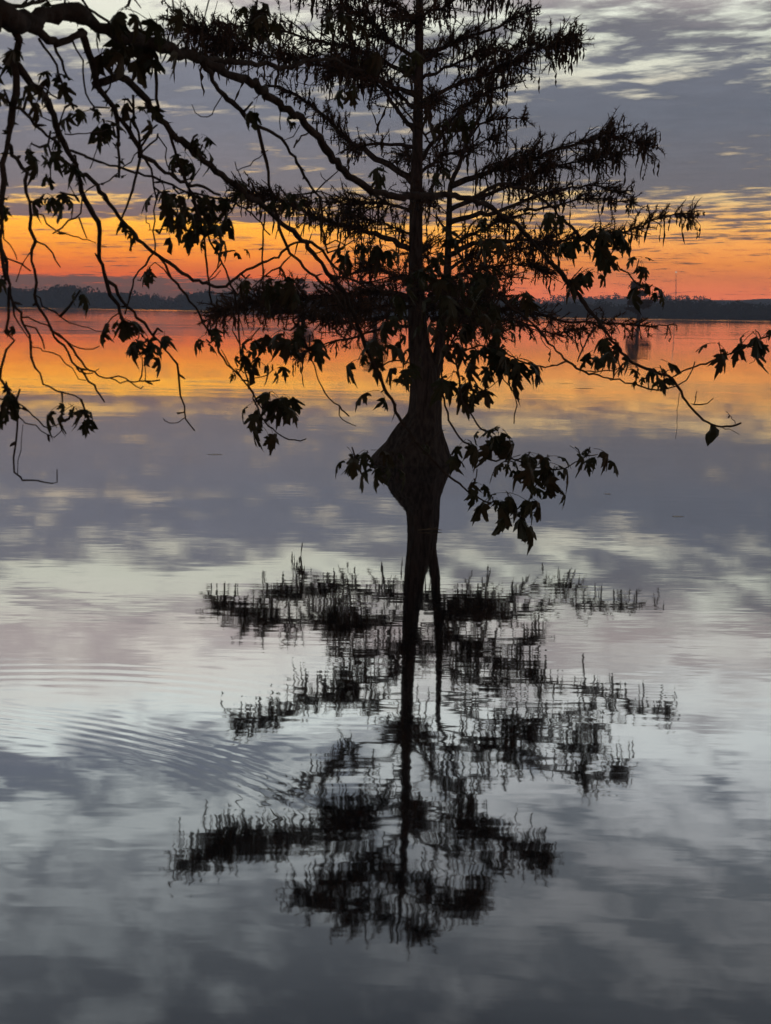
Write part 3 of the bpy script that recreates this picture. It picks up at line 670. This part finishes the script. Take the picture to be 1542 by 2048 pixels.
B_('S2', [(905, 680), (915, 740), (923, 793), (941, 825), (952, 847), (971, 862)], 3.5, 3.5, 'S0', 0)
B_('S3', [(804, 845), (840, 890), (870, 925), (894, 949), (927, 974), (967, 1001), (1010, 1010), (1045, 1040)], 5, 3, 'C', 0)
B_('S4', [(830, 880), (790, 912), (753, 927), (724, 925), (706, 908)], 3.5, 2, 'S3', 0); B_('S5', [(935, 978), (950, 962), (954, 938)], 2.5, 2.5, 'S3', 0)
B_('S6', [(724, 669), (700, 640), (690, 600)], 4, 4, 'C', 0); B_('S7', [(750, 733), (790, 720), (826, 728)], 3.5, 3, 'C', 0); B_('S8', [(771, 762), (800, 765), (825, 776)], 3, 2.5, 'C', 0)
B_('S9', [(930, 700), (970, 690), (1010, 705), (1035, 720)], 4, 3, 'S0', 0); B_('S10', [(975, 772), (960, 790), (1000, 758)], 2, 2, 'S9', 0)
B_('S11', [(494, 758), (520, 757), (545, 740)], 2.5, 2, 'c4', 0); B_('S12', [(505, 748), (470, 738)], 2.5, 2, 'G3', 0); B_('S13', [(484, 690), (500, 680), (520, 655)], 3, 2, 'c4', 0)
B_('S14', [(245, 640), (262, 660), (285, 668), (300, 690)], 3, 2.5, 'E', 0); B_('S15', [(293, 700), (290, 725), (290, 762)], 2, 2, 'E2', 0); B_('S16', [(290, 545), (283, 560), (275, 560)], 2, 2, 'G2', 0)

# maple leaves: shared drooping shapes, each leaf its own part
HALF = [(.2, -.08), (.42, -.03), (.33, .12), (.29, .2), (.45, .25), (.52, .35), (.70, .50), (.52, .53), (.41, .57), (.19, .45), (.22, .60), (.31, .73), (.17, .79), (.10, .90)]
OUT = [(0, 0)] + HALF + [(0, 1.08)] + [(-x, y) for x, y in reversed(HALF)]
def leaf_mesh(seed):
    r = random.Random(seed); b = MB()
    c1 = r.uniform(.35, 1.5); c2 = r.uniform(.2, 1.3); c3 = r.uniform(-.5, .5); pet = r.uniform(.45, .9); nar = r.uniform(.70, 1.08)
    def pos_(x, y):
        j = 1 + r.uniform(-.13, .10)
        x, y = x * nar * j, y * j
        z = -c1 * abs(x) ** 1.5 - c2 * max(0, y - .1) ** 1.8 + c3 * x * y
        return (x * (1 - .25 * c1 * abs(x)), pet + y * (1 - .22 * c2 * max(0, y)), z + .12)
    b.vs.append((0, pet + .32, .10))
    for x, y in OUT: b.vs.append(pos_(x, y))
    n = len(OUT)
    for i in range(n): b.fs.append((0, 1 + i, 1 + (i + 1) % n))
    b.tube([Vector((0, 0, 0)), Vector((0, pet * .5, .10)), Vector((0, pet + .05, .115))], [.020, .014, .016], 3, cap=False)
    return b.mesh('leaf', M['maple_leaf'])
LEAF = [leaf_mesh(k) for k in range(16)]
def young_mesh(seed):                             # folded, half-open leaf
    r = random.Random(seed + 50); b = MB(); pet = r.uniform(.25, .5)
    for s in (-1, 1):
        q = [(0, pet, 0), (s * .20, pet + .05, -.18), (s * .34, pet + .36, -.40), (s * .15, pet + .42, -.18), (s * .20, pet + .75, -.40), (0, pet + 1.0, -.28), (0, pet + .5, .02)]
        for i in range(1, 6): b.face([q[0], q[i], q[i + 1]] if i < 5 else [q[0], q[5], q[6]])
    b.tube([Vector((0, 0, 0)), Vector((0, pet, 0))], [.02, .015], 3, cap=False)
    return b.mesh('leaf', M['maple_leaf'])
YOUNG = [young_mesh(k) for k in range(3)]
ALLP = [q for n_, v in BR.items() for q in v]
LEAVES = []
nleaf = 0
def leaves(x, y, n, size=58, spread=22, droop=.6):
    """n leaves of about size photo pixels gathered round one shoot"""
    global nleaf
    q = min(ALLP, key=lambda p: (p[0] - x) ** 2 + (p[1] - y) ** 2 + 900 * rm.random())
    dep = q[2] + rm.uniform(-.06, .06); c = at(x, y - spread * .5, dep); br = q[3]
    if (c - q[4]).length > .004:
        tb = MB(); midp = q[4].lerp(c, .5) + Vector((0, 0, .012 * rm.uniform(-1, 1)))
        tb.tube([q[4], midp, c], [.0030, .0024, .0018], 4, cap=False)
        tb.build('twig', M['maple_bark'], br)
    yaw0 = rm.uniform(0, 6.28)
    for i in range(n):
        s = size * rm.uniform(.48, 1.12) / FOC * dep / 1.02
        me = rm.choice(YOUNG) if rm.random() < .14 else rm.choice(LEAF)
        yaw = yaw0 + i * 2.4 + rm.uniform(-.5, .5)
        pit = -rm.uniform(.15, 1.15) * (droop / .6)
        jit = Vector((rm.gauss(0, .35), rm.gauss(0, .35), rm.gauss(0, .3))) * spread / FOC * dep
        lm = Matrix.Translation(c + jit * .6) @ Matrix.Rotation(yaw, 4, 'Z') @ Matrix.Rotation(pit, 4, 'X') @ Matrix.Rotation(rm.gauss(0, .35), 4, 'Y') @ Matrix.Diagonal((s, s, s, 1))
        LEAVES.append((s / dep, me, lm, br))
        nleaf += 1
LV = [  # x, y, leaves, size
 (12, 120, 2, 62), (38, 100, 2, 56), (8, 190, 2, 56), (62, 205, 2, 56), (250, 25, 4, 66), (225, 62, 3, 64), (270, 75, 4, 72), (300, 70, 3, 78), (250, 110, 3, 64), (215, 110, 2, 58), (285, 125, 2, 66), (320, 60, 2, 70),
 (345, 8, 1, 52), (130, 8, 3, 58), (112, 160, 4, 52), (60, 180, 2, 50), (180, 228, 3, 56), (155, 225, 2, 50), (205, 250, 3, 56), (245, 210, 3, 50), (285, 225, 3, 46), (225, 260, 1, 42),
 (62, 298, 3, 56), (112, 285, 2, 48), (84, 322, 1, 40), (130, 332, 2, 46), (150, 322, 1, 40), (370, 312, 3, 48), (395, 280, 4, 54), (405, 300, 3, 50), (355, 330, 2, 44),
 (92, 360, 2, 42), (88, 400, 3, 46), (120, 395, 3, 46), (14, 410, 2, 50), (320, 395, 3, 50), (345, 385, 2, 46), (375, 395, 4, 52), (355, 430, 3, 50), (405, 395, 4, 52), (440, 405, 4, 48), (395, 440, 4, 50), (455, 440, 2, 44), (430, 460, 2, 48), (375, 460, 3, 48), (410, 480, 2, 46),
 (245, 455, 2, 40), (325, 465, 2, 36), (470, 512, 3, 42), (300, 545, 3, 42), (160, 592, 2, 36), (3, 565, 2, 42), (14, 660, 1, 36),
 (510, 15, 4, 52), (500, 45, 3, 48), (530, 40, 2, 48), (508, 68, 2, 44), (585, 245, 2, 36), (505, 215, 2, 36), (680, 35, 4, 50), (705, 55, 3, 46), (740, 115, 3, 40), (810, 105, 3, 46), (805, 135, 2, 42), (690, 180, 2, 40),
 (755, 345, 3, 46), (690, 500, 2, 48), (735, 490, 4, 54), (765, 500, 3, 50), (710, 490, 2, 46), (590, 400, 3, 36), (620, 405, 2, 36), (480, 385, 2, 38), (555, 400, 2, 34),
 (500, 560, 2, 42), (560, 560, 5, 52), (575, 580, 3, 48), (420, 672, 4, 44), (412, 690, 2, 44), (505, 690, 4, 44), (480, 715, 3, 42), (515, 725, 2, 42), (545, 740, 2, 40), (570, 670, 4, 54), (600, 665, 4, 54), (620, 680, 2, 48), (590, 700, 2, 46),
 (540, 795, 4, 56), (565, 805, 3, 54), (510, 820, 3, 52), (555, 825, 2, 48), (530, 855, 2, 42), (465, 755, 2, 36), (240, 645, 4, 44), (262, 655, 2, 40), (218, 660, 2, 36), (290, 695, 4, 46), (300, 705, 2, 46), (325, 675, 2, 40), (272, 690, 2, 40),
 (12, 775, 3, 46), (18, 800, 4, 50), (8, 825, 3, 48), (40, 790, 1, 40), (125, 815, 3, 46), (148, 825, 3, 46), (172, 838, 2, 42),
 (750, 685, 4, 54), (735, 710, 2, 46), (765, 700, 3, 48), (722, 725, 2, 44), (762, 795, 3, 46), (790, 770, 2, 40), (806, 740, 2, 44), (830, 710, 1, 44),
 (905, 755, 4, 56), (945, 765, 4, 58), (920, 785, 3, 54), (955, 790, 2, 46), (1010, 705, 5, 58), (1035, 725, 4, 58), (985, 700, 3, 54), (1045, 750, 2, 54), (940, 700, 3, 50), (905, 690, 3, 50), (958, 720, 1, 44), (1000, 745, 2, 48),
 (1060, 915, 3, 52), (1095, 920, 3, 50), (1030, 945, 2, 48), (990, 880, 3, 54), (1060, 1010, 2, 48), (1000, 1015, 3, 52),
 (970, 870, 3, 54), (1000, 865, 4, 58), (1020, 885, 3, 52), (935, 890, 2, 50), (1045, 925, 3, 52), (1085, 930, 4, 54), (1010, 935, 2, 48), (1115, 945, 3, 50), (1110, 975, 2, 44), (1180, 905, 3, 46), (1195, 920, 2, 44), (1150, 905, 1, 44),
 (985, 1005, 3, 52), (1015, 995, 4, 54), (1040, 1035, 4, 54), (1015, 1040, 2, 50), (1070, 985, 2, 46), (1075, 1035, 1, 48), (1045, 1065, 1, 40), (948, 968, 3, 40),
 (722, 925, 3, 48), (770, 940, 3, 52), (785, 915, 2, 46), (735, 912, 2, 42),
 (708, 922, 2, 44), (765, 940, 3, 50), (742, 930, 1, 40), (905, 915, 2, 46), (850, 895, 2, 48), (704, 905, 1, 36),
 (1195, 465, 4, 56), (1220, 470, 5, 58), (1235, 490, 3, 52), (1190, 490, 2, 48), (1112, 425, 2, 40), (1165, 545, 3, 54), (1185, 555, 3, 54), (1150, 560, 2, 46), (1278, 530, 3, 40), (1285, 575, 4, 46), (1305, 580, 2, 42), (1135, 490, 2, 38), (1155, 495, 2, 38),
 (1225, 690, 3, 44), (1210, 680, 2, 40), (1190, 722, 4, 42), (1235, 720, 2, 40), (1258, 738, 3, 42), (1320, 742, 3, 42), (1328, 765, 2, 40), (1295, 762, 1, 34), (1273, 772, 1, 34), (1438, 695, 2, 44), (1456, 715, 1, 34), (1510, 672, 4, 50), (1535, 675, 4, 52),
 (860, 545, 4, 46), (900, 560, 4, 48), (930, 585, 4, 48), (960, 560, 3, 46), (880, 600, 4, 48), (915, 625, 4, 50), (950, 640, 4, 50), (985, 620, 3, 46), (860, 660, 3, 50), (800, 600, 3, 46), (780, 640, 4, 48), (820, 560, 3, 44), (1000, 665, 3, 48), (930, 665, 4, 50), (800, 680, 2, 46), (890, 480, 3, 44), (930, 470, 3, 46), (1040, 600, 2, 42),
 (925, 235, 3, 48), (950, 240, 2, 44), (890, 250, 2, 42), (880, 350, 2, 40), (945, 530, 3, 48), (985, 540, 3, 48), (1000, 480, 3, 46), (970, 440, 2, 44), (965, 600, 2, 46), (880, 640, 2, 48), (870, 510, 2, 44), (1015, 640, 2, 40)]
for (x, y, n, s) in LV:
    leaves(x, y, n + (1 if rm.random() < .45 else 0), s * .88)
LEAVES.sort(key=lambda q: -q[0])                 # the 300 that show largest are parts, the small rest one part
rest = MB()
for i, (k, me, lm, br) in enumerate(LEAVES):
    if i < 300: o = link('leaf', me, br); o.matrix_local = lm
    else:
        b0 = len(rest.vs); rest.vs += [tuple(lm @ v.co) for v in me.vertices]; rest.fs += [tuple(b0 + j for j in f.vertices) for f in me.polygons]
tag(rest.build('leaves', M['maple_leaf'], maple), kind='stuff')
# one curled leaf hanging at the far tip
def curled():
    b = MB(); n = 8
    pp = [Vector((.10 * math.sin(i * .7), .06 * math.cos(i * .8), -i / (n - 1))) for i in range(n)]
    b.tube(pp, [.02, .12, .24, .27, .25, .19, .10, .02], 6, flute=lambda i, a: 1 + .25 * math.sin(3 * a + i))
    return b.mesh('leaf', M['maple_leaf'])
q = min(BR['diag'], key=lambda p: (p[0] - 1424) ** 2 + (p[1] - 850) ** 2)
o = link('leaf', curled(), q[3]); s = 44 / FOC * q[2]; o.matrix_local = Matrix.Translation(q[4]) @ Matrix.Diagonal((s, s, s, 1))
# lichen tufts on old wood
b = MB()
for nm in ('B', 'C', 'D', 'E', 'main'):
    for p in BR[nm]:
        if p[1] < 380 and rm.random() < .5:
            for _ in range(4):
                d = Vector((rm.gauss(0, 1), rm.gauss(0, 1), rm.gauss(0, 1))).normalized(); e = p[4] + d * .004
                u = d.orthogonal().normalized() * rm.uniform(.002, .005)
                b.face([e - u, e + u, e + d * rm.uniform(.006, .016)])
tag(b.build('lichen', M['lichen'], maple), kind='stuff')

# ------------------------------------------------------------------ bits afloat on the lake
def floater(px, py, lpx, label, m, name='pale_float', wid=.35, cat='leaf'):
    c = on_water(px, py); L = lpx / FOC * c.y; r = random.Random(px); b = MB(); n = 7
    for i in range(n):
        f = i / (n - 1) - .5; hw = L * wid * .5 * math.sqrt(max(.02, 1 - 4 * f * f)) * r.uniform(.7, 1.2)
        z = .006 + .012 * abs(f) + r.uniform(0, .004)
        b.vs += [(c.x + f * L, c.y - hw, .0012), (c.x + f * L, c.y + hw, .0016), (c.x + f * L, c.y, .003)]
    for i in range(n - 1):
        a = i * 3; b.fs += [(a, a + 2, a + 5, a + 3), (a + 2, a + 1, a + 4, a + 5)]
    return tag(b.build(name, m), label, cat)
floater(430, 909, 30, 'pale flake coloured as a bright reflected streak on the grey water left of the cypress', M['bright_patch'], wid=.8)  # pale base colour stands in for a bright reflected streak
floater(1215, 988, 14, 'small pale flake standing in for a white bubble right of the lowest maple leaves', M['bright_patch'], wid=.8)  # flat pale flake put in place of a white bubble
floater(1356, 1033, 24, 'pale floating leaf low on the right-hand water', M['bright_patch'], wid=.7)
floater(1480, 720, 22, 'dark weed scrap afloat under the right-hand branch tip', M['debris'], 'floating_weed', .3, 'weed')
floater(1168, 777, 40, 'long dark weed scrap on the orange water at right', M['debris'], 'floating_weed', .5, 'weed')
floater(1132, 767, 30, 'short dark weed scrap beside the long one on orange water', M['debris'], 'floating_weed', .4, 'weed')
c = on_water(862, 1063); b = MB()
b.tube([c + Vector((-.12, 0, .012)), c + Vector((.0, .03, .02)), c + Vector((.10, .02, .012))], [.006, .007, .003], 5); b.tube([c + Vector((.02, .03, .02)), c + Vector((.07, .08, .03))], [.004, .002], 4)
tag(b.build('floating_twig', M['debris']), 'dark twig floating across the cypress reflection', 'twig')

# ------------------------------------------------------------------ evening haze over the lake
hv = bpy.data.materials.new('evening_haze'); hv.use_nodes = True; ht = NT(hv.node_tree); ht.n.clear()
pv = ht.add('ShaderNodeVolumePrincipled'); pv.inputs['Color'].default_value = (.60, .74, 1.0, 1); pv.inputs['Density'].default_value = .00070; pv.inputs['Anisotropy'].default_value = 0
ho = ht.add('ShaderNodeOutputMaterial'); ht.l.new(pv.outputs[0], ho.inputs['Volume'])
b = MB(); X0, X1, Y0, Y1, Z0, Z1 = -4100, 4100, -60, 2110, -1.6, 60
b.vs = [(x, y, z) for z in (Z0, Z1) for y in (Y0, Y1) for x in (X0, X1)]
b.fs = [(0, 2, 3, 1), (4, 5, 7, 6), (0, 1, 5, 4), (2, 6, 7, 3), (0, 4, 6, 2), (1, 3, 7, 5)]
tag(b.build('haze', hv), 'thin evening haze over the lake and hills', kind='stuff')
